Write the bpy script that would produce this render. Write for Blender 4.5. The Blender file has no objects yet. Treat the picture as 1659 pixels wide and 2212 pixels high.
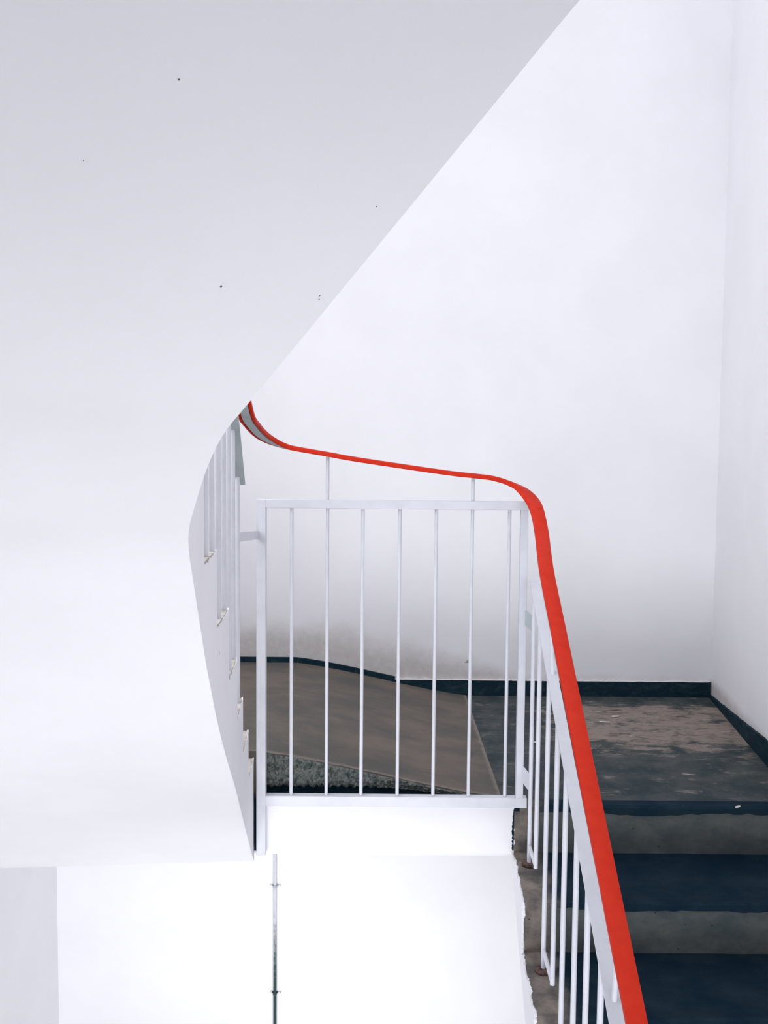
import bpy, bmesh, math, random
from mathutils import Vector, Matrix
random.seed(7)
S = bpy.context.scene
COL = S.collection

# ------------------------------------------------------------------ camera
F_PX, W_PX, H_PX = 1790.0, 1659.0, 2212.0
CAM = Vector((0, 0, 1.11))
PITCH, ROLL = math.radians(3.39), math.radians(.52)
fwd = Vector((0, math.cos(PITCH), -math.sin(PITCH)))
up0 = Vector((0, math.sin(PITCH), math.cos(PITCH)))
rt = Vector((1, 0, 0))*math.cos(ROLL) + up0*math.sin(ROLL)
up = rt.cross(fwd)
cd = bpy.data.cameras.new('camera')
cd.sensor_fit = 'HORIZONTAL'; cd.sensor_width = 36.0; cd.lens = F_PX/W_PX*36.0
cd.clip_start = .02; cd.clip_end = 60
cam = bpy.data.objects.new('camera', cd); COL.objects.link(cam)
M = Matrix((rt, up, -fwd)).transposed().to_4x4(); M.translation = CAM
cam.matrix_world = M
S.camera = cam

def ray(px, py):
    d = fwd + rt*((px-W_PX/2)/F_PX) + up*((H_PX/2-py)/F_PX)
    return d/d.y
def at(px, py, Y): return CAM + ray(px, py)*Y          # a measured point of the place at depth Y
def atz(px, py, Z):
    d = ray(px, py); return CAM + d*((Z-CAM.z)/d.z)

# ------------------------------------------------------------------ light
w = bpy.data.worlds.new('overcast_sky'); S.world = w; w.use_nodes = True
bg = w.node_tree.nodes['Background']
bg.inputs[0].default_value = (.955, .96, 1.0, 1); bg.inputs[1].default_value = 1.12
def area(name, loc, target, sx, sy, power, spread=180, col=(1, 1, 1)):
    l = bpy.data.lights.new(name, 'AREA'); l.shape = 'RECTANGLE'; l.size = sx; l.size_y = sy
    l.energy = power; l.spread = math.radians(spread); l.color = col
    o = bpy.data.objects.new(name, l); COL.objects.link(o); o.location = loc
    o.rotation_euler = (Vector(target)-Vector(loc)).to_track_quat('-Z', 'Y').to_euler()
    return o
area('lower_fill_light', (-.3, -1.15, -1.35), (-.1, 3.9, -.2), 2.4, 1.3, 22, 112, (.98, .98, 1))  # unseen fill behind the camera, added to brighten soffit and lower wall
area('lower_side_fill', (-1.35, 1.1, -1.7), (.2, 3.9, -1.5), 1.0, .8, 6, 96, (.98, .98, 1))  # added lamp without a visible source, lifts the wall below the landing
area('lower_wall_fill', (.75, 1.7, -1.95), (-.7, 3.9, -1.35), 1.2, .4, 8, 110, (.98, .98, 1))  # added lamp hidden under the lower flight, brightens the lower walls
area('upper_side_fill', (-1.5, 2.2, 1.95), (1.3, 3.1, .2), 1.8, 1.3, 23, 160, (.98, .98, 1))  # unseen lamp added to even out the back and right walls
area('stringer_fill', (.98, .3, .2), (-.8, 2.2, .7), 1.0, 1.1, 3.6, 120, (.98, .98, 1))  # unseen lamp added to brighten the plastered side of the upper flight
vs = S.view_settings
vs.view_transform = 'Standard'; vs.look = 'None'; vs.gamma = 1; vs.use_curve_mapping = False
vs.exposure = .6

# ------------------------------------------------------------------ materials
class N:
    """small node helper"""
    def __init__(s, name):
        s.m = bpy.data.materials.new(name); s.m.use_nodes = True
        s.t = s.m.node_tree; s.b = s.t.nodes['Principled BSDF']
        s.co = s.t.nodes.new('ShaderNodeTexCoord').outputs['Object']
    def link(s, a, b): s.t.links.new(a, b)
    def val(s, sock, v):
        if hasattr(v, 'is_linked') or hasattr(v, 'links'): s.link(v, sock)
        else: sock.default_value = v
    def noise(s, scale, detail=4, rough=.55, stretch=None, dist=0):
        n = s.t.nodes.new('ShaderNodeTexNoise'); n.inputs['Scale'].default_value = scale
        n.inputs['Detail'].default_value = detail; n.inputs['Roughness'].default_value = rough
        n.inputs['Distortion'].default_value = dist
        co = s.co
        if stretch:
            mp = s.t.nodes.new('ShaderNodeMapping'); mp.inputs['Scale'].default_value = stretch
            s.link(co, mp.inputs[0]); co = mp.outputs[0]
        s.link(co, n.inputs['Vector']); return n.outputs['Fac']
    def ramp(s, fac, a, b, lo=0., hi=1.):
        n = s.t.nodes.new('ShaderNodeMapRange'); n.interpolation_type = 'SMOOTHSTEP'
        s.val(n.inputs[0], fac); s.val(n.inputs[1], a); s.val(n.inputs[2], b)
        n.inputs[3].default_value = lo; n.inputs[4].default_value = hi; return n.outputs[0]
    def math(s, op, a, b=0., c=0.):
        n = s.t.nodes.new('ShaderNodeMath'); n.operation = op
        s.val(n.inputs[0], a); s.val(n.inputs[1], b); s.val(n.inputs[2], c); return n.outputs[0]
    def mix(s, fac, a, b):
        n = s.t.nodes.new('ShaderNodeMix'); n.data_type = 'RGBA'
        s.val(n.inputs[0], fac)
        for k, v in ((6, a), (7, b)):
            if isinstance(v, tuple): n.inputs[k].default_value = (*v, 1)
            else: s.link(v, n.inputs[k])
        return n.outputs[2]
    def xyz(s):
        n = s.t.nodes.new('ShaderNodeSeparateXYZ'); s.link(s.co, n.inputs[0]); return n.outputs
    def bump(s, h, strength, dist=.01):
        n = s.t.nodes.new('ShaderNodeBump'); n.inputs['Strength'].default_value = strength
        n.inputs['Distance'].default_value = dist; s.link(h, n.inputs['Height']); s.link(n.outputs[0], s.b.inputs['Normal'])
    def done(s, col, rough=.8, spec=.3):
        if isinstance(col, tuple): s.b.inputs['Base Color'].default_value = (*col, 1)
        else: s.link(col, s.b.inputs['Base Color'])
        s.val(s.b.inputs['Roughness'], rough); s.b.inputs['Specular IOR Level'].default_value = spec
        return s.m

WHITE = (.85, .85, .882)
def plaster(name, col=WHITE, grime=False):
    n = N(name)
    c = n.mix(n.ramp(n.noise(3, 5), .3, .7), col, tuple(v*.965 for v in col))
    if grime:                                   # scuffs and mop dirt above the skirting
        x, y, z = n.xyz()
        base = n.math('MULTIPLY', n.ramp(x, .4, -.42), .15)
        hgt = n.math('ADD', n.math('MULTIPLY', n.ramp(x, .75, .2), .10), .06)
        k = n.math('DIVIDE', n.math('SUBTRACT', z, n.math('ADD', base, .03)), hgt)
        k = n.math('ADD', k, n.math('MULTIPLY', n.math('SUBTRACT', n.noise(5, 4, .55, (1, 1, 1.4)), .5), .9))
        m = n.math('MULTIPLY', n.ramp(k, 1.35, .35), n.ramp(z, -.03, 0.))
        m = n.math('MULTIPLY', m, n.ramp(n.noise(30, 3), .1, .75, .5, .72))
        c = n.mix(m, c, (.42, .385, .365))
    n.bump(n.noise(220, 3), .12, .002)
    return n.done(c, .85, .2)

def concrete(name, dark, light, lo, hi, scale=6, stretch=None, bump=.25, spec=.3, fine=.25):
    n = N(name)
    m = n.ramp(n.noise(scale, 8, .65, stretch, .6), lo, hi)
    c = n.mix(m, dark, light)
    g = n.ramp(n.noise(160, 4, .7), .3, .75)
    c = n.mix(n.math('MULTIPLY', g, fine), c, tuple(min(1, v*1.9+.01) for v in light))
    n.bump(n.noise(120, 6, .7), bump, .004)
    return n, c

def floor_mat():
    n = N('worn_landing_screed'); x, y, z = n.xyz()
    base = n.mix(n.ramp(n.noise(7, 7, .65), .35, .7), (.030, .044, .050), (.074, .080, .080))
    # rubbed bare patch in front of the corner, streaked along the room
    px = n.math('MULTIPLY', n.ramp(x, .55, .95), n.ramp(y, 3.0, 3.38))
    px = n.math('MULTIPLY', px, n.ramp(y, 3.86, 3.7))
    wear = n.math('ADD', n.math('MULTIPLY', n.noise(7, 8, .75, (1.2, 2.4, 1), .3), 1.0), n.math('MULTIPLY', px, .2))
    base = n.mix(n.ramp(wear, .54, .74), base, (.235, .195, .17))
    base = n.mix(n.ramp(n.math('ADD', n.noise(9, 6, .7, (1, 4, 1), .3), n.math('MULTIPLY', px, .06)), .66, .72), base, (.40, .36, .335))
    base = n.mix(n.ramp(n.noise(200, 3, .6), .72, .8, 0, .5), base, (.3, .29, .28))
    # dark paint line on the landing edge
    base = n.mix(n.ramp(n.math('ADD', y, n.math('MULTIPLY', n.noise(9), .05)), 2.72, 2.685), base, (.006, .018, .032))
    n.bump(n.noise(90, 6, .7), .3, .004)
    return n.done(base, .85, .12)

def step_mat(name, dark, light, edge=.52):
    """painted step; a strip beside the balusters is bare brown concrete"""
    n = N(name); x, y, z = n.xyz()
    base = n.mix(n.ramp(n.noise(6, 8, .65, (1, 1.5, 1.5)), .3, .75), dark, light)
    bare = n.mix(n.ramp(n.noise(13, 6, .65), .3, .72), (.085, .082, .08), (.25, .215, .185))
    e = n.math('ADD', x, n.math('MULTIPLY', n.math('SUBTRACT', n.noise(8, 5), .5), .09))
    e = n.math('ADD', e, n.math('MULTIPLY', n.math('SUBTRACT', 2.65, y), .03))
    base = n.mix(n.ramp(e, edge-.04, edge+.03), bare, base)
    sd = n.math('SUBTRACT', x, n.math('SUBTRACT', .434, n.math('MULTIPLY', n.math('SUBTRACT', 2.65, y), .05)))
    sd = n.math('SUBTRACT', sd, n.math('MULTIPLY', n.math('SUBTRACT', n.noise(16, 5, .7), .47), .036))
    base = n.mix(n.ramp(sd, .004, .0005), base, n.mix(n.ramp(sd, .003, .0), (.03, .032, .034), WHITE))
    base = n.mix(n.ramp(n.noise(70, 3, .5), .73, .76, 0, .8), base, (.004, .008, .012))
    base = n.mix(n.ramp(n.noise(150, 3, .6), .755, .78, 0, .7), base, (.3, .3, .28))
    n.bump(n.noise(110, 6, .7), .35, .004)
    return n.done(base, .9, .1)

m_wall = plaster('white_plaster')
m_wall_back = plaster('white_plaster_scuffed', grime=True)
m_floor = floor_mat()
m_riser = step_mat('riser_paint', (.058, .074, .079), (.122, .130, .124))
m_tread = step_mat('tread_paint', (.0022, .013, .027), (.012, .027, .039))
n = N('ramp_screed'); x, y, z = n.xyz()
c = n.mix(n.ramp(n.noise(3.5, 7, .6, (1, 1.5, 1)), .32, .68), (.088, .086, .079), (.150, .124, .105))
c = n.mix(n.ramp(n.noise(9, 5, .6, (1, 3, 1)), .6, .74, 0, .5), c, (.075, .068, .066))
c = n.mix(n.ramp(n.noise(7, 5, .6, (1, 2, 2)), .6, .75, 0, .45), c, (.22, .185, .155))
ed = n.math('MAXIMUM', n.ramp(n.math('ADD', y, n.math('MULTIPLY', n.noise(25), .02)), 2.735, 2.712), n.ramp(n.math('ADD', x, n.math('MULTIPLY', n.noise(18), .03)), .395, .412))
c = n.mix(n.math('MULTIPLY', ed, .6), c, (.235, .20, .175))
n.bump(n.noise(90, 6, .7), .2, .003)
m_ramp = n.done(c, .8, .2)
n, c = concrete('broken_concrete', (.010, .024, .030), (.15, .165, .15), .36, .62, 75, None, 1.0, fine=.3); m_rough = n.done(c, .9, .1)
n, c = concrete('skirting_paint', (.004, .020, .034), (.022, .046, .056), .45, .75, 14, (1, 1, 2), .3, fine=.08); m_skirt = n.done(c, .8, .12)
n, c = concrete('slab_concrete', (.02, .03, .036), (.10, .10, .095), .35, .7, 14, None, .5); m_slab = n.done(c, .9, .1)
n, c = concrete('bare_step_concrete', (.30, .27, .25), (.55, .51, .48), .35, .65, 22, None, .4, fine=.2)
c = n.mix(n.ramp(n.noise(45, 5, .7), .6, .68), c, (.05, .05, .052)); m_bare = n.done(c, .85, .2)
n = N('grey_white_gloss_paint'); c = n.mix(n.ramp(n.noise(14, 5), .35, .75), (.64, .655, .715), (.58, .60, .65))
n.bump(n.noise(160, 2), .05, .002); m_paint = n.done(c, .42, .4)
n = N('pale_green_grey_paint'); c = n.mix(n.ramp(n.noise(14, 5), .35, .75), (.42, .48, .50), (.36, .42, .44)); m_paint2 = n.done(c, .5, .4)
n = N('red_plastic_handrail'); c = n.mix(n.ramp(n.noise(40, 4), .35, .7), (.56, .030, .012), (.53, .025, .010)); m_red = n.done(c, .5, .1)
n = N('rusty_flange'); c = n.mix(n.ramp(n.noise(60, 5), .35, .65), (.03, .017, .016), (.13, .075, .062)); n.bump(n.noise(150, 4), .4, .002); m_rust = n.done(c, .7, .3)
n = N('conduit_glare_fade'); x, y, z = n.xyz()
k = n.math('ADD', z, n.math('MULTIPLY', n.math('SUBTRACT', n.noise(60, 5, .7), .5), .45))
c = n.mix(n.ramp(k, -1.0, -1.42), (.60, .61, .66), (.024, .050, .052)); m_pipe = n.done(c, .6, .3)  # pale top is glare put into the colour, noisy change to dark below
m_screw = N('steel_screw').done((.62, .63, .66), .3, .6)
m_clip_pale = N('pale_clip').done((.42, .44, .48), .6, .3)  # upper clip made paler to follow the glare painted on the pipe
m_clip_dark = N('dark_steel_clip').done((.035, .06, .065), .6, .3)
m_flake = N('paint_flake_white').done((.60, .56, .54), .8, .2)
m_dark = N('dark_pit').done((.09, .09, .10), .9, .1)

# ------------------------------------------------------------------ mesh helpers
def mesh_obj(name, verts, faces, mat, parent=None, smooth=False, fix=True):
    me = bpy.data.meshes.new(name); me.from_pydata([tuple(v) for v in verts], [], faces)
    if fix:
        bm = bmesh.new(); bm.from_mesh(me); bmesh.ops.recalc_face_normals(bm, faces=bm.faces); bm.to_mesh(me); bm.free()
    me.materials.append(mat)
    if smooth:
        for p in me.polygons: p.use_smooth = True
    o = bpy.data.objects.new(name, me); COL.objects.link(o); o.parent = parent
    return o
class MB:
    def __init__(s): s.v = []; s.f = []
    def add(s, v, f):
        b = len(s.v); s.v += [Vector(q) for q in v]; s.f += [tuple(i+b for i in q) for q in f]; return s
    def box(s, x0, x1, y0, y1, z0, z1):
        return s.add([(x, y, z) for z in (z0, z1) for y in (y0, y1) for x in (x0, x1)],
                     [(0, 2, 3, 1), (4, 5, 7, 6), (0, 1, 5, 4), (2, 6, 7, 3), (0, 4, 6, 2), (1, 3, 7, 5)])
    def hexa(s, a, b):       # two matching quads
        return s.add(list(a)+list(b), [(0, 1, 2, 3), (7, 6, 5, 4), (0, 4, 5, 1), (1, 5, 6, 2), (2, 6, 7, 3), (3, 7, 4, 0)])
    def sweep(s, pts, prof, side=None, closed=True):
        """prof: list of (across, up) per point or one list; frames keep 'across' horizontal"""
        k = None; rings = []
        P = [Vector(p) for p in pts]
        for i, p in enumerate(P):
            t = (P[min(i+1, len(P)-1)] - P[max(i-1, 0)]).normalized()
            if side is None:
                h = t.cross(Vector((0, 0, 1)))
                h = h.normalized() if h.length > 1e-4 else Vector((1, 0, 0))
            else: h = side
            u = h.cross(t).normalized()
            pr = prof(i/(len(P)-1)) if callable(prof) else prof
            rings.append([p + h*a + u*b for a, b in pr])
        n_ = len(rings[0]); v = [q for r in rings for q in r]; f = []
        for i in range(len(rings)-1):
            for j in range(n_):
                f.append((i*n_+j, i*n_+(j+1) % n_, (i+1)*n_+(j+1) % n_, (i+1)*n_+j))
        f += [tuple(range(n_))[::-1], tuple((len(rings)-1)*n_+j for j in range(n_))]
        return s.add(v, f)
    def rod(s, a, b, r, n_=10):
        return s.sweep([a, b], [(r*math.cos(2*math.pi*j/n_), r*math.sin(2*math.pi*j/n_)) for j in range(n_)])
    def bar(s, a, b, wd, ht, side=None):
        return s.sweep([a, b], [(-wd/2, -ht/2), (wd/2, -ht/2), (wd/2, ht/2), (-wd/2, ht/2)], side)
    def build(s, name, mat, parent=None, smooth=False): return mesh_obj(name, s.v, s.f, mat, parent, smooth)
def bevel(o, wd, seg=2):
    m = o.modifiers.new('bevel', 'BEVEL'); m.width = wd; m.segments = seg; m.limit_method = 'ANGLE'; m.angle_limit = math.radians(40)
    for p in o.data.polygons: p.use_smooth = True
    e = o.modifiers.new('wn', 'WEIGHTED_NORMAL'); return o
def smooth_rod(o):
    o.data.set_sharp_from_angle(angle=math.radians(50)) if hasattr(o.data, 'set_sharp_from_angle') else None
    for p in o.data.polygons: p.use_smooth = True
    return o
def rod(name, a, b, r, mat, parent): return smooth_rod(MB().rod(a, b, r).build(name, mat, parent))
def empty(name, loc, label, cat, group=None):
    o = bpy.data.objects.new(name, None); COL.objects.link(o); o.empty_display_size = .1
    o['label'] = label; o['category'] = cat
    if group: o['group'] = group
    return o
def tag(o, label, cat, group=None):
    o['label'] = label; o['category'] = cat
    if group: o['group'] = group
    return o
def struct(o, label, cat=None):
    o['kind'] = 'structure'; o['label'] = label
    if cat: o['category'] = cat
    return o
def catmull(P, k=8):
    P = [Vector(p) for p in P]; out = []
    for i in range(len(P)-1):
        a, b, c, d = P[max(i-1, 0)], P[i], P[i+1], P[min(i+2, len(P)-1)]
        for j in range(k):
            t = j/k
            out.append(.5*((2*b)+(c-a)*t+(2*a-5*b+4*c-d)*t*t+(3*b-a-3*c+d)*t**3))
    out.append(P[-1]); return out
def jit(a): return random.uniform(-a, a)

# ------------------------------------------------------------------ setting: walls and floors
YB = 3.93                                # back wall
YE = 2.655                               # landing front edge
LOW = -2.2
def XR(y): return 1.580-(YB-y)*.153      # right wall, slightly splayed
def XS(y): return .432-(2.65-y)*.05      # well side of the lower flight
RISE = .163
struct(MB().box(-1.9, 1.9, YB, YB+.2, LOW-.2, 4.6).build('wall_back', m_wall_back), 'white plastered back wall behind the landing', 'wall')
struct(MB().hexa([(XR(YB), YB, LOW-.2), (XR(-1), -1, LOW-.2), (XR(-1), -1, 4.6), (XR(YB), YB, 4.6)],
                 [(XR(YB)+.2, YB, LOW-.2), (XR(-1)+.2, -1, LOW-.2), (XR(-1)+.2, -1, 4.6), (XR(YB)+.2, YB, 4.6)]).build('wall_right', plaster('white_plaster_side', grime=True)), 'white plastered wall beside the lower steps', 'wall')
struct(MB().box(-1.78, -1.58, -1, YB, LOW-.2, 4.6).build('wall_left', m_wall), 'white plastered wall on the outer side of the upper flight', 'wall')
struct(MB().box(-1.78, 1.2, -1.2, -1.0, -.45, 4.6).build('wall_front', m_wall), 'white plastered wall opposite the landing', 'wall')
struct(MB().box(-1.58, 1.6, -1, YB, LOW-.2, LOW).build('floor', m_slab), 'grey concrete floor of the storey below', 'floor')

# landing slab
SB = -.165
pts = [(-1.58, YE), (XR(YE), YE), (XR(YB), YB), (-1.58, YB)]
landing = struct(mesh_obj('floor_landing', [(x, y, z) for z in (SB, 0) for x, y in pts],
    [(3, 2, 1, 0), (4, 5, 6, 7)]+[(i, (i+1) % 4, 4+(i+1) % 4, 4+i) for i in range(4)], m_floor), 'dark worn concrete landing floor', 'floor')
# plaster skin on the slab edge, its right end ragged
o = [(-.372, -.006), (-.366, -.003)]
x = -.36
while x < .42: o.append((x, -.001+jit(.001))); x += .03
o += [(.436, -.001), (.438, -.004)]
for j in range(34):
    k = j/33; o.append((.4315+.0015*math.sin(9*k)-.003*k+jit(.0022)+(.004 if j < 3 else 0), -.007-(-SB-.009)*k))
o += [(.4285, SB-.003)]
o += [(-.38, SB-.003), (-.381, -.05), (-.379, -.02)]
def ngon_slab(name, outline, to3, thick, mat, parent):
    n_ = len(outline); v = [to3(a, b, 0) for a, b in outline]+[to3(a, b, thick) for a, b in outline]
    f = [tuple(range(n_)), tuple(range(2*n_-1, n_-1, -1))]+[(i, n_+i, n_+(i+1) % n_, (i+1) % n_) for i in range(n_)]
    ob = mesh_obj(name, v, f, mat, parent)
    bm = bmesh.new(); bm.from_mesh(ob.data); bmesh.ops.triangulate(bm, faces=[q for q in bm.faces if len(q.verts) > 4]); bm.to_mesh(ob.data); bm.free()
    return ob
ngon_slab('edge_plaster', o, lambda a, b, t: (a, YE-.004+t, b), .02, m_wall, landing)
MB().box(-1.575, .42, YE, YB, SB-.012, SB-.002).build('soffit_plaster', m_wall, landing)

# ramp up to the first step of the upper flight
def ramp_z(x):
    t = max(0., min(1., (.4-x)/.81)); return .15*(t*t*(3-2*t)*.35+t*.65)
xs = [.4-.81*i/26 for i in range(27)]+[-.8, -1.2, -1.578]
YF = 2.70
v = []; f = []
for x in xs:
    z = ramp_z(x)+.0015
    wob = jit(.004)
    v += [(x, YF+wob, .0005), (x, YF+wob, z-.0), (x, YB-.001, z), (x, YB-.001, .0005)]
for i in range(len(xs)-1):
    a, b = i*4, i*4+4
    f += [(a+1, b+1, b+2, a+2)]
n_ = len(xs)
ramp = mesh_obj('ramp', v, f+[(0, 1, 2, 3), tuple((n_-1)*4+j for j in range(4))[::-1]]+[(i*4, i*4+4, i*4+5, i*4+1) for i in range(n_-1)]+[(i*4+2, i*4+6, i*4+7, i*4+3) for i in range(n_-1)], m_ramp, landing)
ramp['label'] = 'smooth brown-grey cement ramp'
# rough broken face under the ramp edge, with a solid dark strip standing in for the shaded gap below
v = []; f = []; NX, NZ = 190, 18
hs = [[random.random() for _ in range(NZ+1)] for _ in range(NX+1)]
for i in range(NX+1):
    x = .34-.745*i/NX
    zt = ramp_z(x)-.001; zb = min(.037+.003*math.sin(i*.9)+jit(.002), zt*.55)
    for j in range(NZ+1):
        k = j/NZ
        h = (hs[i][j]+hs[max(0, i-1)][j]+hs[i][max(0, j-1)])/3
        v.append((x, YF-.002-h*.022*(1 if 0 < j < NZ else .25)-(1-k)*.004, zb+(zt-zb)*k))
for i in range(NX):
    for j in range(NZ):
        a = i*(NZ+1)+j; f.append((a, a+1, a+NZ+2, a+NZ+1))
o = mesh_obj('broken_edge', v, f, m_rough, landing, smooth=True, fix=False); o['label'] = 'chipped grey concrete edge of the ramp'
v = []; f = []
for i in range(41):
    x = .30-.705*i/40; zb = min(.042, ramp_z(x)*.8)
    v += [(x, YF-.004, .0005), (x, YF-.004, zb), (x, YF+.006, zb), (x, YF+.006, .0005)]
    if i:
        a = (i-1)*4; f += [(a+k, a+(k+1) % 4, a+4+(k+1) % 4, a+4+k) for k in range(4)]
mesh_obj('gap_shade_strip', v, f, m_skirt, landing)

# skirting
def skirting(name, path, h, d, label):
    v = []; f = []
    for i, (x, y, z0, z1, nx, ny) in enumerate(path):
        v += [(x, y, z0), (x+nx*d, y+ny*d, z0), (x+nx*d, y+ny*d, z1), (x, y, z1)]
    n_ = len(path)
    for i in range(n_-1):
        for j in range(4): f.append((i*4+j, i*4+(j+1) % 4, i*4+4+(j+1) % 4, i*4+4+j))
    f += [(3, 2, 1, 0), tuple((n_-1)*4+j for j in range(4))]
    return struct(mesh_obj(name, v, f, m_skirt), label, 'skirting')
path = []
for i in range(61):
    x = 1.572-1.55*i/60
    path.append((x, YB, 0, .072+jit(.0025), 0, -1))
skirting('baseboard_back', path, 0, .014, 'dark navy painted skirting along the back wall at landing level')
path = []
for i in range(46):
    x = .06-1.64*i/45; z = ramp_z(x)
    path.append((x, YB, z-.002, max(z+.026, .072), 0, -1))
skirting('baseboard_ramp', path, 0, .012, 'thin dark skirting rising with the ramp')
path = []
for i in range(31):
    y = YB-.004-1.27*i/30
    path.append((XR(y), y, 0, .012+.076*min(1, (YB-y)/.9)+jit(.002), -1, 0))
skirting('baseboard_right', path, 0, .012, 'dark tapering skirting along the side wall')
# ragged white filler lip on top of the back skirting
v = []; f = []; q = 0
for i in range(120):
    x = 1.572-1.53*i/119
    zt = .073; h = .002+random.random()*.006
    v += [(x, YB-.001, zt), (x, YB-.012, zt), (x, YB-.010, zt+h), (x, YB-.001, zt+h)]
    if i:
        a = (i-1)*4
        f += [(a+j, a+(j+1) % 4, a+4+(j+1) % 4, a+4+j) for j in range(4)]
lip = mesh_obj('filler_lip', v, f, plaster('filler_white', (.74, .72, .72)), bpy.data.objects['baseboard_back'])

# ------------------------------------------------------------------ lower flight
low = empty('stair_flight', (0, 0, 0), 'dark painted concrete steps descending from the landing beside the red handrail', 'stairs')
nose = [2.655, 2.345, 2.07, 1.80, 1.53, 1.26, .99, .72, .45, .18, -.09, -.36, -.63]
for i, y0 in enumerate(nose[:-1]):
    z = -RISE*(i+1)
    y1 = nose[i+1]
    yr = y0-.003 if i == 0 else y0+.018         # riser face under the nosing above
    # riser board with a slightly uneven face
    v = []; f = []; n_ = 24
    ya = yr
    for j in range(n_+1):
        x = XS(ya)+.004+(XR(ya)-XS(ya)-.006)*j/n_
        yy = ya+jit(.0012)
        v += [(x, yy, z), (x, yy, z+RISE-.026), (x, ya+.06, z+RISE-.026), (x, ya+.06, z)]
        if j:
            a = (j-1)*4; f += [(a+k, a+(k+1) % 4, a+4+(k+1) % 4, a+4+k) for k in range(4)]
    f += [(3, 2, 1, 0), tuple(n_*4+k for k in range(4))]
    mesh_obj('riser', v, f, m_riser, low)
    # tread slab with a wavy worn nosing
    v = []; f = []; n_ = 40
    yb = yr+.05
    for j in range(n_+1):
        t = j/n_
        yy = y1+.004*math.sin(9*t+i*2)+jit(.003); zl = z-.026+jit(.003)+.004*math.sin(14*t+i)
        x0 = XS(yy)+.004; x1 = XR(yy)-.002
        x = x0+(x1-x0)*t; xb = XS(yb)+.004+(XR(yb)-XS(yb)-.006)*t
        v += [(x, yy+.003, zl), (x, yy, z-.006), (x, yy+.006, z), (xb, yb, z), (xb, yb, z-.03)]
        if j:
            a = (j-1)*5; f += [(a+k, a+(k+1) % 5, a+5+(k+1) % 5, a+5+k) for k in range(5)]
    f += [(4, 3, 2, 1, 0), tuple(n_*5+k for k in range(5))]
    mesh_obj('tread', v, f, m_tread, low)
# dark nosing strip on the landing's own edge
v = []; f = []; n_ = 40
for j in range(n_+1):
    t = j/n_; x = XS(YE)+.02+(XR(YE)-XS(YE)-.022)*t
    yy = YE-.016+.003*math.sin(8*t)+jit(.0015); zl = -.027+.004*math.sin(11*t)+jit(.003)
    v += [(x, yy+.002, zl), (x, yy, -.006), (x, yy+.008, .0012), (x, YE+.03, .0012), (x, YE+.001, zl)]
    if j:
        a = (j-1)*5; f += [(a+k, a+(k+1) % 5, a+5+(k+1) % 5, a+5+k) for k in range(5)]
f += [(4, 3, 2, 1, 0), tuple(n_*5+k for k in range(5))]
mesh_obj('nosing', v, f, m_tread, landing)
# carrying slab and its plastered side with a ragged stepped edge
def zlow(y): return SB-.012-(YE-y)*RISE/.27*1.0-.03*min(1, max(0, (YE-y)/.2))
ye = nose[-1]
MB().hexa([(XS(YE)+.006, YE, SB), (XR(YE)-.002, YE, SB), (XR(ye)-.002, ye, zlow(ye)), (XS(ye)+.006, ye, zlow(ye))],
          [(XS(YE)+.006, YE, -RISE-.03), (XR(YE)-.002, YE, -RISE-.03), (XR(ye)-.002, ye, -RISE*(len(nose)-1)-.03), (XS(ye)+.006, ye, -RISE*(len(nose)-1)-.03)]).build('slab', m_wall, low)
out = []
for i, y0 in enumerate(nose[:-1]):
    z0, z1 = -RISE*i, -RISE*(i+1)
    yr = y0-.003 if i == 0 else y0+.016
    if i:
        m_ = 26
        for j in range(m_):
            k = (j+.5)/m_
            out.append((y0+.002+.012*min(1, k*5)+.004*math.sin(5*k+i)+jit(.0035), z0-.003+(z1-z0)*k))
    else:
        out += [(YE-.004, SB+.008)]
    m_ = 40
    for j in range(m_): out.append((yr+(nose[i+1]+.004-yr)*(j+.4)/m_, z1-.002-abs(jit(.006))))
out += [(ye, zlow(ye)+.02), (ye, zlow(ye)-.004)]
out += [(YE-.2, zlow(YE-.2)-.004), (YE-.006, SB-.012)]
ngon_slab('stringer_plaster', out, lambda a, b, t: (XS(a)+t*1.0-.001, a, b), .005, m_wall, low)

# ------------------------------------------------------------------ upper flight (curves round over the well end)
edge_px = [(549, 1860, 2.66), (543, 1843, 2.565), (534, 1807, 2.39), (522, 1759, 2.195), (509, 1706, 2.0), (494, 1656, 1.85), (480, 1605, 1.735), (467, 1550, 1.645),
  (457, 1500, 1.57), (445, 1437, 1.485), (435, 1374, 1.405), (424, 1303, 1.32), (414, 1238, 1.25), (408, 1197, 1.205), (406, 1161, 1.165), (410, 1130, 1.125),
  (424, 1080, 1.07), (439, 1032, 1.025), (455, 990, .99), (473, 953, .963), (497, 917, .938), (525, 884, .915), (582, 815, .88), (640, 755-10, .85), (720, 647, .81), (800, 550, .78), (950, 367, .73), (1090, 196, .69), (1252, -1, .65)]
E3 = [at(*q) for q in edge_px]
d = (E3[-1]-E3[-3]); d.normalize()
for k in range(1, 9): E3.append(E3[len(edge_px)-1]+Vector((d.x+.03*k, d.y, d.z))*.11*k)
curve = catmull(E3, 6)
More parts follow.
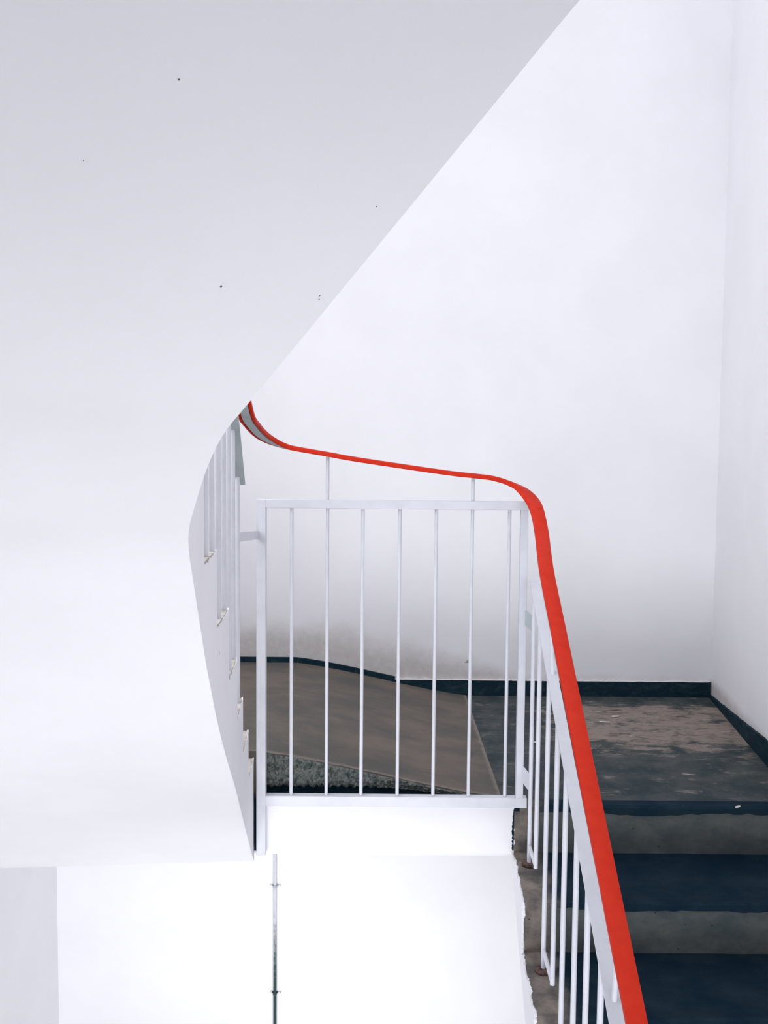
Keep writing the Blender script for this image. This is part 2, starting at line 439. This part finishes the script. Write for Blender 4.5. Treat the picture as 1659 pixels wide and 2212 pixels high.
# outward (right hand when climbing) normals in plan, smoothed
def plan_normals(P, win=10):
    o = []
    for i in range(len(P)):
        t = P[min(i+win, len(P)-1)]-P[max(i-win, 0)]
        t = Vector((t.x, t.y, 0)).normalized(); o.append(Vector((t.y, -t.x, 0)))
    return o
nor = plan_normals(curve)
cum = [0.]
for a, b in zip(curve, curve[1:]): cum.append(cum[-1]+math.hypot(b.x-a.x, b.y-a.y))
def inner(s):
    s = max(0, min(cum[-1]-1e-6, s))
    lo, hi = 0, len(cum)-1
    while hi-lo > 1:
        m = (lo+hi)//2
        if cum[m] <= s: lo = m
        else: hi = m
    t = (s-cum[lo])/max(1e-9, cum[lo+1]-cum[lo])
    return curve[lo].lerp(curve[lo+1], t), nor[lo].lerp(nor[lo+1], t).normalized()
def s_at_y(y):                      # only on the straight part
    for a, b, c0, c1 in zip(curve, curve[1:], cum, cum[1:]):
        if a.y >= y >= b.y: return c0+(c1-c0)*(a.y-y)/max(1e-9, a.y-b.y)
def outer_pt(p, n_):
    wd = 1.16
    q = p+n_*wd
    if q.x < -1.577 and n_.x < -1e-3: q = p+n_*((-1.577-p.x)/n_.x)
    return q
upf = empty('stair_flight', (0, 0, 0), 'white plastered stair flight seen from below, curving overhead to the left of the railing', 'stairs')
# plaster soffit
v = []; f = []; NS = 260; NW = 14
for i in range(NS+1):
    p, n_ = inner(cum[-1]*i/NS); q = outer_pt(p, n_)
    for j in range(NW+1):
        v.append(p.lerp(q, j/NW))
for i in range(NS):
    for j in range(NW):
        a = i*(NW+1)+j; f.append((a, a+1, a+NW+2, a+NW+1))
nb = len(v); v += [Vector(q)+Vector((0, 0, .012)) for q in v]
f += [tuple(k+nb for k in reversed(q)) for q in f]
for i in range(NS):
    for j in (0, NW):
        a = i*(NW+1)+j; b_ = a+NW+1; f.append((a, b_, b_+nb, a+nb))
for j in range(NW):
    for i in (0, NS):
        a = i*(NW+1)+j; f.append((a, a+1, a+1+nb, a+nb))
so = mesh_obj('soffit', v, f, m_wall, upf); so['label'] = 'smooth white underside of the flight'
for p in so.data.polygons: p.use_smooth = len(p.vertices) == 4 and abs(p.normal.z) > .2
so.data.set_sharp_from_angle(angle=math.radians(40))
# steps
ups = [(2.645, .146), (2.44, .305), (2.24, .462), (2.05, .618), (1.86, .776), (1.66, .930), (1.455, 1.083)]
SN = [(s_at_y(y), z) for y, z in ups]
while SN[-1][0]+.205 < cum[-1]-.02: SN.append((SN[-1][0]+.205, SN[-1][1]+.155))
SN.append((cum[-1]-.001, SN[-1][1]+.155))
ring_s = []; top = []
for i in range(len(SN)-1):
    s0, z = SN[i]; s1 = SN[i+1][0]
    v = []; f = []; n_ = 8
    for j in range(n_+1):
        s = s0+(s1-s0)*j/n_; p, nn = inner(s); q = outer_pt(p, nn); pi = p+nn*.0015
        v += [(pi.x, pi.y, p.z+.010), (pi.x, pi.y, z), (q.x, q.y, z), (q.x, q.y, p.z+.010)]
        if j:
            a = (j-1)*4; f += [(a+k, a+(k+1) % 4, a+4+(k+1) % 4, a+4+k) for k in range(4)]
    f += [(3, 2, 1, 0), tuple(n_*4+k for k in range(4))]
    mesh_obj('step', v, f, m_bare, upf)
    m_ = 16
    for j in range(m_+1):
        ring_s.append(s0+(s1-s0)*j/m_+(1e-4 if j == 0 else 0)); 
        lip_ = .003 if j < 1 else -.001-abs(jit(.012))*(j/m_)
        top.append(z+lip_)
# plaster skin of the stepped side
v = []; f = []
for k, (s, z) in enumerate(zip(ring_s, top)):
    p, nn = inner(s)
    v += [p-nn*.0005, Vector((p.x, p.y, z))-nn*.0005, Vector((p.x, p.y, z))+nn*.0035, p+nn*.0035]
    if k:
        a = (k-1)*4; f += [(a+j, a+(j+1) % 4, a+4+(j+1) % 4, a+4+j) for j in range(4)]
f += [(3, 2, 1, 0), tuple(len(v)-4+j for j in range(4))]
# closing piece from the slab corner to the first nosing
sk = mesh_obj('stringer_plaster', v, f, m_wall, upf)
p0, n0 = inner(0); p1, n1 = inner(ring_s[0])
MB().hexa([p0-n0*.0005, (p0.x, p0.y, .0), (p1.x, p1.y, .0), p1-n1*.0005], [p0+n0*.01, (p0.x-.012, p0.y, .0), (p1.x-.012, p1.y, .0), p1+n1*.01]).build('stringer_plaster', m_wall, upf)

# ------------------------------------------------------------------ railing
rail = empty('stair_railing', (0, 0, 0), 'white steel stair railing with a continuous red handrail around the stairwell', 'railing')
YP = 2.635                                   # panel plane
def px3(x, y, Y=YP): return at(x, y, Y)
def bbar(name, a, b, wd, ht, parent, side=None, mat=m_paint):
    o = MB().bar(a, b, wd, ht, side).build(name, mat, parent); bevel(o, .0015, 2); return o
X0, X1 = px3(565, 1400).x, px3(1127, 1400).x
ZT, ZB = px3(846, 1090).z, px3(846, 1729).z
fr = bbar('landing_panel', (X0-.0140, YP, ZT), (X1+.0140, YP, ZT), .028, .0275, rail)     # top bar carries the panel
fr['label'] = 'flat white steel frame panel across the landing edge'
bbar('bottom_bar', (X0, YP, ZB), (X1+.024, YP, ZB), .027, .033, fr)
bbar('post', (X0, YP, ZT+.0142), (X0, YP, SB-.002), .0296, .0300, fr, Vector((1, 0, 0)))
bbar('post', (X1, YP, ZT+.005), (X1, YP, ZB), .0235, .024, fr, Vector((1, 0, 0)))
for xa in (630, 707, 783, 862.5, 941, 1018.5, 1098.5):
    xx = px3(xa, 1250).x
    rod('baluster', (xx, YP, ZB+.01), (xx, YP, ZT-.005), .0056, m_paint, fr)
for xa, ytop in ((707.5, 984), (1021.5, 1034)):
    xx = px3(xa, 1060).x
    rod('stub', (xx, YP, ZT+.01), (xx, YP, px3(xa, ytop).z+.004), .0058, m_paint, fr)

# handrail path, from the near end of the lower flight, round the landing, up the upper flight
A = at(1204, 1350, 2.15); B = at(1376, 2212, 1.40)
path = [A+(B-A)*k for k in (2.6, 2.0, 1.5, 1.0, .75, .5, .25, 0, -.22)]
path += [at(1170, 1150, 2.47), at(1160.5, 1104, 2.535), at(1148, 1079, 2.585), at(1128, 1058.5, 2.62), at(1101, 1044.5, 2.635), at(1066, 1033.5, 2.638),
         at(1030, 1028.5, 2.638), at(960, 1020.5, 2.638), at(780, 994, 2.638), at(709, 981.5, 2.638), at(640, 969.5, 2.636), at(612, 962.5, 2.63), at(587, 952.5, 2.605),
         at(565, 939, 2.55), at(546, 919, 2.46), at(531, 893, 2.36)]
l = path[-1]; s0 = s_at_y(2.36); z0 = l.z
for k in range(1, 14):
    p, nn = inner(s0+.13*k); path.append(Vector((p.x, p.y, 0))+nn*.012+Vector((0, 0, z0+.13*.765*k)))
hp = catmull(path, 8)
# cumulative fraction where the bend is, for the softened width
def hr_prof(t):
    wd = .0415-.0045*max(0, min(1, 1-t/.26)) if t < .26 else .0415+.006*min(1, (t-.26)/.06)
    h = .0155; a = wd/2; b = h/2; r = .0055
    return [(-a+.002, -b), (-a, -b+.002), (-a, b-r), (-a+r*.3, b-r*.3), (-a+r, b), (a-r, b), (a-r*.3, b-r*.3), (a, b-r), (a, -b+.002), (a-.002, -b), (a-.007, -b), (a-.007, -b+.004), (-a+.007, -b+.004), (-a+.007, -b)]
hr = MB().sweep(hp, hr_prof).build('handrail', m_red, rail)
hr['label'] = 'red plastic handrail'
for p in hr.data.polygons: p.use_smooth = True
hr.data.set_sharp_from_angle(angle=math.radians(35))
def st_prof(t): return [(-.0125, -.0075), (.0125, -.0075), (.0125, -.0030), (-.0125, -.0030)]
st = MB().sweep(hp, st_prof).build('steel_strip', m_paint2, hr); st['label'] = 'grey steel strip under the handrail'

# lower flight side: flat bar, balusters
def bar_pt(y): return Vector((.474-(2.58-y)*.054, y, .75-.6*(2.58-y)))
Pt = at(1154.5, 1254, 2.595)
bz0 = Pt.z
def bar_pt(y):
    return Vector((Pt.x+(y-2.595)*kx, y, bz0+(y-2.595)*kz))
Q = at(1333.5, 2212, 1.49)
kx = (Pt.x-Q.x)/(2.595-1.49); kz = (Pt.z-Q.z)/(2.595-1.49)
yn = 1.0
n_ = 10; v = []; 
a, b = bar_pt(2.595), bar_pt(yn)
t = (b-a).normalized(); h = t.cross(Vector((0, 0, 1))).normalized(); u = h.cross(t)
ring = [b+h*.015, b-h*.015]
ring = [b-h*.015]+[a-h*.015*math.cos(math.pi*j/n_)-t*.015*math.sin(math.pi*j/n_) for j in range(n_+1)]+[b+h*.015]
m_ = len(ring); th = .006
v = [q+u*th/2 for q in ring]+[q-u*th/2 for q in ring]
f = [tuple(range(m_)), tuple(range(2*m_-1, m_-1, -1))]+[(i, (i+1) % m_, m_+(i+1) % m_, m_+i) for i in range(m_)]
fb = mesh_obj('flat_bar', v, f, m_paint, rail); fb['label'] = 'sloping flat white bar below the handrail, beside the lower steps'
BY = [2.565, 2.435, 2.27, 2.125, 2.0, 1.86, 1.735, 1.605, 1.47, 1.335, 1.2, 1.07]
def tread_z(y):
    for i in range(len(nose)-1):
        if nose[i]+.02 >= y > nose[i+1]: return -RISE*(i+1)
def bx(y): return bar_pt(y).x-.004
for i in range(0, len(BY), 2):
    ya, yb = BY[i], BY[i+1]
    za = tread_z(ya); zl = za+.062
    ta, tb = bar_pt(ya).z, bar_pt(yb).z
    foot = MB().sweep([(bx(ya), ya, za), (bx(ya), ya, za+.006), (bx(ya), ya, za+.011)],
                      lambda t: [((.024 if t < .6 else .014)*math.cos(2*math.pi*j/16), (.024 if t < .6 else .014)*math.sin(2*math.pi*j/16)) for j in range(16)]).build('floor_flange', m_rust, fb)
    foot['label'] = 'round rusty floor flange'
    rod('baluster', (bx(ya), ya, za+.008), (bx(ya), ya, ta), .0067, m_paint, fb)
    # second baluster hangs from the bar and is tied back by a level link
    r = .0067; ring = [(r*math.cos(2*math.pi*j/10), r*math.sin(2*math.pi*j/10)) for j in range(10)]
    rod('baluster', (bx(yb), yb, zl-.006), (bx(yb), yb, tb), r, m_paint, fb)
    rod('link_rod', (bx(ya), ya, zl), (bx(yb), yb, zl), .0062, m_paint, fb)
def hr_z(y, seg=hp):
    best = min((q for q in seg[:90]), key=lambda q: abs(q.y-y)); return best
for y in (2.25, 1.525, .85+.2):
    q = bar_pt(y); hq = hr_z(y)
    rod('stub', (q.x+.002, y, q.z), (hq.x, y, hq.z-.006), .0058, m_paint, fb)
# link plates between the panel and the two flights
def plate(a, b, ht, th, mat=m_paint2):
    a = Vector(a); b = Vector(b); o = MB().bar(a, b, th, ht).build('link_plate', mat, rail); return o
zc = at(1144, 1340, 2.6).z
plate((X1+.006, YP, zc+.006), (bx(BY[0]), BY[0], zc-.006), .046, .005)
zc = at(1138, 1680, 2.6).z
plate((X1+.004, YP, zc+.008), (bx(BY[0]), BY[0], zc-.008), .05, .005, m_paint)
# upper flight side
def up_pt(y, off=.010): 
    p, nn = inner(s_at_y(y)); return Vector((p.x, p.y, 0))+nn*off
ybs = [2.20, 2.045, 1.94, 1.845, 1.75, 1.655, 1.56, 1.46, 1.36]
zA = at(516, 1030, 2.20).z
def up_bar_z(y): return zA+(2.20-y)*.765
bp = []
for y in [2.225]+ybs[1:]:
    p = up_pt(y, .006); bp.append((p.x, p.y, up_bar_z(y)))
ub = MB().sweep(bp, [(-.014, -.003), (.014, -.003), (.014, .003), (-.014, .003)]).build('flat_bar', m_paint2, rail); ub['label'] = 'flat grey bar along the upper flight'
def up_tread(y):
    z = ups[0][1]
    for yy, zz in ups:
        if y <= yy: z = zz
    return z
for y in ybs:
    p = up_pt(y); rod('baluster', (p.x, p.y, up_tread(y)-.002), (p.x, p.y, up_bar_z(y)), .0064, m_paint, ub)
p = up_pt(2.20)
plate((p.x+.003, 2.20, at(522, 1160, 2.20).z), (X0-.008, YP, at(556, 1155.5, YP).z), .026, .005, m_paint)

# ------------------------------------------------------------------ cable conduit on the lower wall
pc = at(594, 2000, YB-.012)
cond = empty('cable_conduit', (0, 0, 0), 'thin vertical cable conduit clipped to the white wall under the landing', 'conduit')
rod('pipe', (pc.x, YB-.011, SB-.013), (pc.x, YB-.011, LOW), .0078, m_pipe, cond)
for py in (1916, 2148):
    z = at(594, py, YB-.02).z
    mb = MB(); r = .0095
    prof = [(-.026, -.0005), (-.010, -.0005)]+[(-r*math.cos(math.pi*j/8), -.011-r*math.sin(math.pi*j/8)) for j in range(9)]+[(.010, -.0005), (.026, -.0005)]
    vv = []; ff = []
    for dz in (-.006, .006):
        for a, b in prof: vv.append((pc.x+a, YB+b, z+dz))
        for a, b in prof: vv.append((pc.x+a*1.0, YB+b-.0022, z+dz))
    L = len(prof)
    for k in range(L-1):
        ff += [(k, k+1, 2*L+k+1, 2*L+k), (L+k, L+k+1, 3*L+k+1, 3*L+k), (k, k+1, L+k+1, L+k), (2*L+k, 2*L+k+1, 3*L+k+1, 3*L+k)]
    ff += [(0, L, 3*L, 2*L), (L-1, 2*L-1, 4*L-1, 3*L-1)]
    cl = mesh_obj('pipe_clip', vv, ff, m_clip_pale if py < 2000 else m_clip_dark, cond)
    for sx in (-.020, .020):
        sc = MB().sweep([(pc.x+sx, YB-.0025, z), (pc.x+sx, YB-.005, z), (pc.x+sx, YB-.0062, z)], lambda t: [((.0055 if t < .6 else .003)*math.cos(2*math.pi*j/12), (.0055 if t < .6 else .003)*math.sin(2*math.pi*j/12)) for j in range(12)], Vector((1, 0, 0))).build('screw', m_screw, cl)

# ------------------------------------------------------------------ paint flakes lying about
def flake(px, py, z, ln, wd, ang, label):
    c = atz(px, py, z); n_ = 9; ring = []
    for j in range(n_):
        a = 2*math.pi*j/n_; k = .75+.4*random.random()
        x, y = ln*k*math.cos(a), wd*k*math.sin(a)
        ring.append((c.x+x*math.cos(ang)-y*math.sin(ang), c.y+x*math.sin(ang)+y*math.cos(ang)))
    v = [(x, y, z+.0006) for x, y in ring]+[(x, y, z+.0022+.001*(j % 2)) for j, (x, y) in enumerate(ring)]
    f = [tuple(range(n_))[::-1], tuple(range(n_, 2*n_))]+[(i, (i+1) % n_, n_+(i+1) % n_, n_+i) for i in range(n_)]
    return tag(mesh_obj('paint_flake', v, f, m_flake), label, 'debris', 'paint flakes on the floor')
zr = ramp_z(-.36)+.002
flake(588, 1559, zr, .015, .005, -.4, 'longer pale paint flake of the pair on the ramp beside the post')
flake(582, 1567, zr, .010, .006, -.9, 'shorter pale paint flake of the pair on the ramp beside the post')
flake(1158, 1604, .001, .010, .008, .3, 'pale paint flake on the landing behind the first balusters')
flake(1329, 1548, .001, .022, .010, .1, 'large pale flake on the dark landing near the back skirting')
flake(1304, 1560, .001, .026, .006, -.25, 'slim tan flake on the dark landing near the back skirting')
flake(1594, 1743.5, .003, .012, .004, .5, 'small pale flake on the landing edge above the steps')

# ------------------------------------------------------------------ small pits and chips in the plaster
from mathutils.bvhtree import BVHTree
def tree(o): return BVHTree.FromPolygons([v.co for v in o.data.vertices], [tuple(p.vertices) for p in o.data.polygons])
def pit(o, bvh, px, py, r, asp=1., name='plaster_pit'):
    d = ray(px, py).normalized(); loc, nn, idx, dist = bvh.ray_cast(CAM, d)
    if loc is None: return
    if nn.dot(d) > 0: nn = -nn
    tx = nn.cross(Vector((0, 0, 1))).normalized(); ty = nn.cross(tx); rr = r*dist/F_PX
    ring = [tx*rr*math.cos(a)*(.8+.4*random.random())+ty*rr*asp*math.sin(a)*(.8+.4*random.random()) for a in [2*math.pi*j/8 for j in range(8)]]
    v = [loc+q+nn*.0004 for q in ring]+[loc+q*.6+nn*.0010 for q in ring]
    mesh_obj(name, v, [tuple(range(8)), tuple(range(8, 16))]+[(i, (i+1) % 8, 8+(i+1) % 8, 8+i) for i in range(8)], m_dark, o)
bs = tree(so); bk = tree(sk)
for px, py, r in ((477, 618.5, 2.6), (690, 638.5, 1.6), (689, 646, 1.4), (386, 171, 1.8), (180, 346, 1.2), (813, 445, 1.2)): pit(so, bs, px, py, r)
pit(sk, bk, 473, 1411, 1.6, 3.)
wb = bpy.data.objects['wall_back']
c = at(1009, 1429, YB)
mesh_obj('plaster_chip', [(c.x-.014, YB-.0006, c.z-.006), (c.x+.012, YB-.0006, c.z-.005), (c.x+.004, YB-.0006, c.z+.010), (c.x-.003, YB-.0006, c.z+.009), (c.x-.010, YB-.002, c.z-.004), (c.x+.008, YB-.002, c.z-.003), (c.x+.003, YB-.002, c.z+.007), (c.x-.002, YB-.002, c.z+.006)],
         [(0, 1, 2, 3), (4, 5, 6, 7), (0, 1, 5, 4), (1, 2, 6, 5), (2, 3, 7, 6), (3, 0, 4, 7)], m_bare, wb)
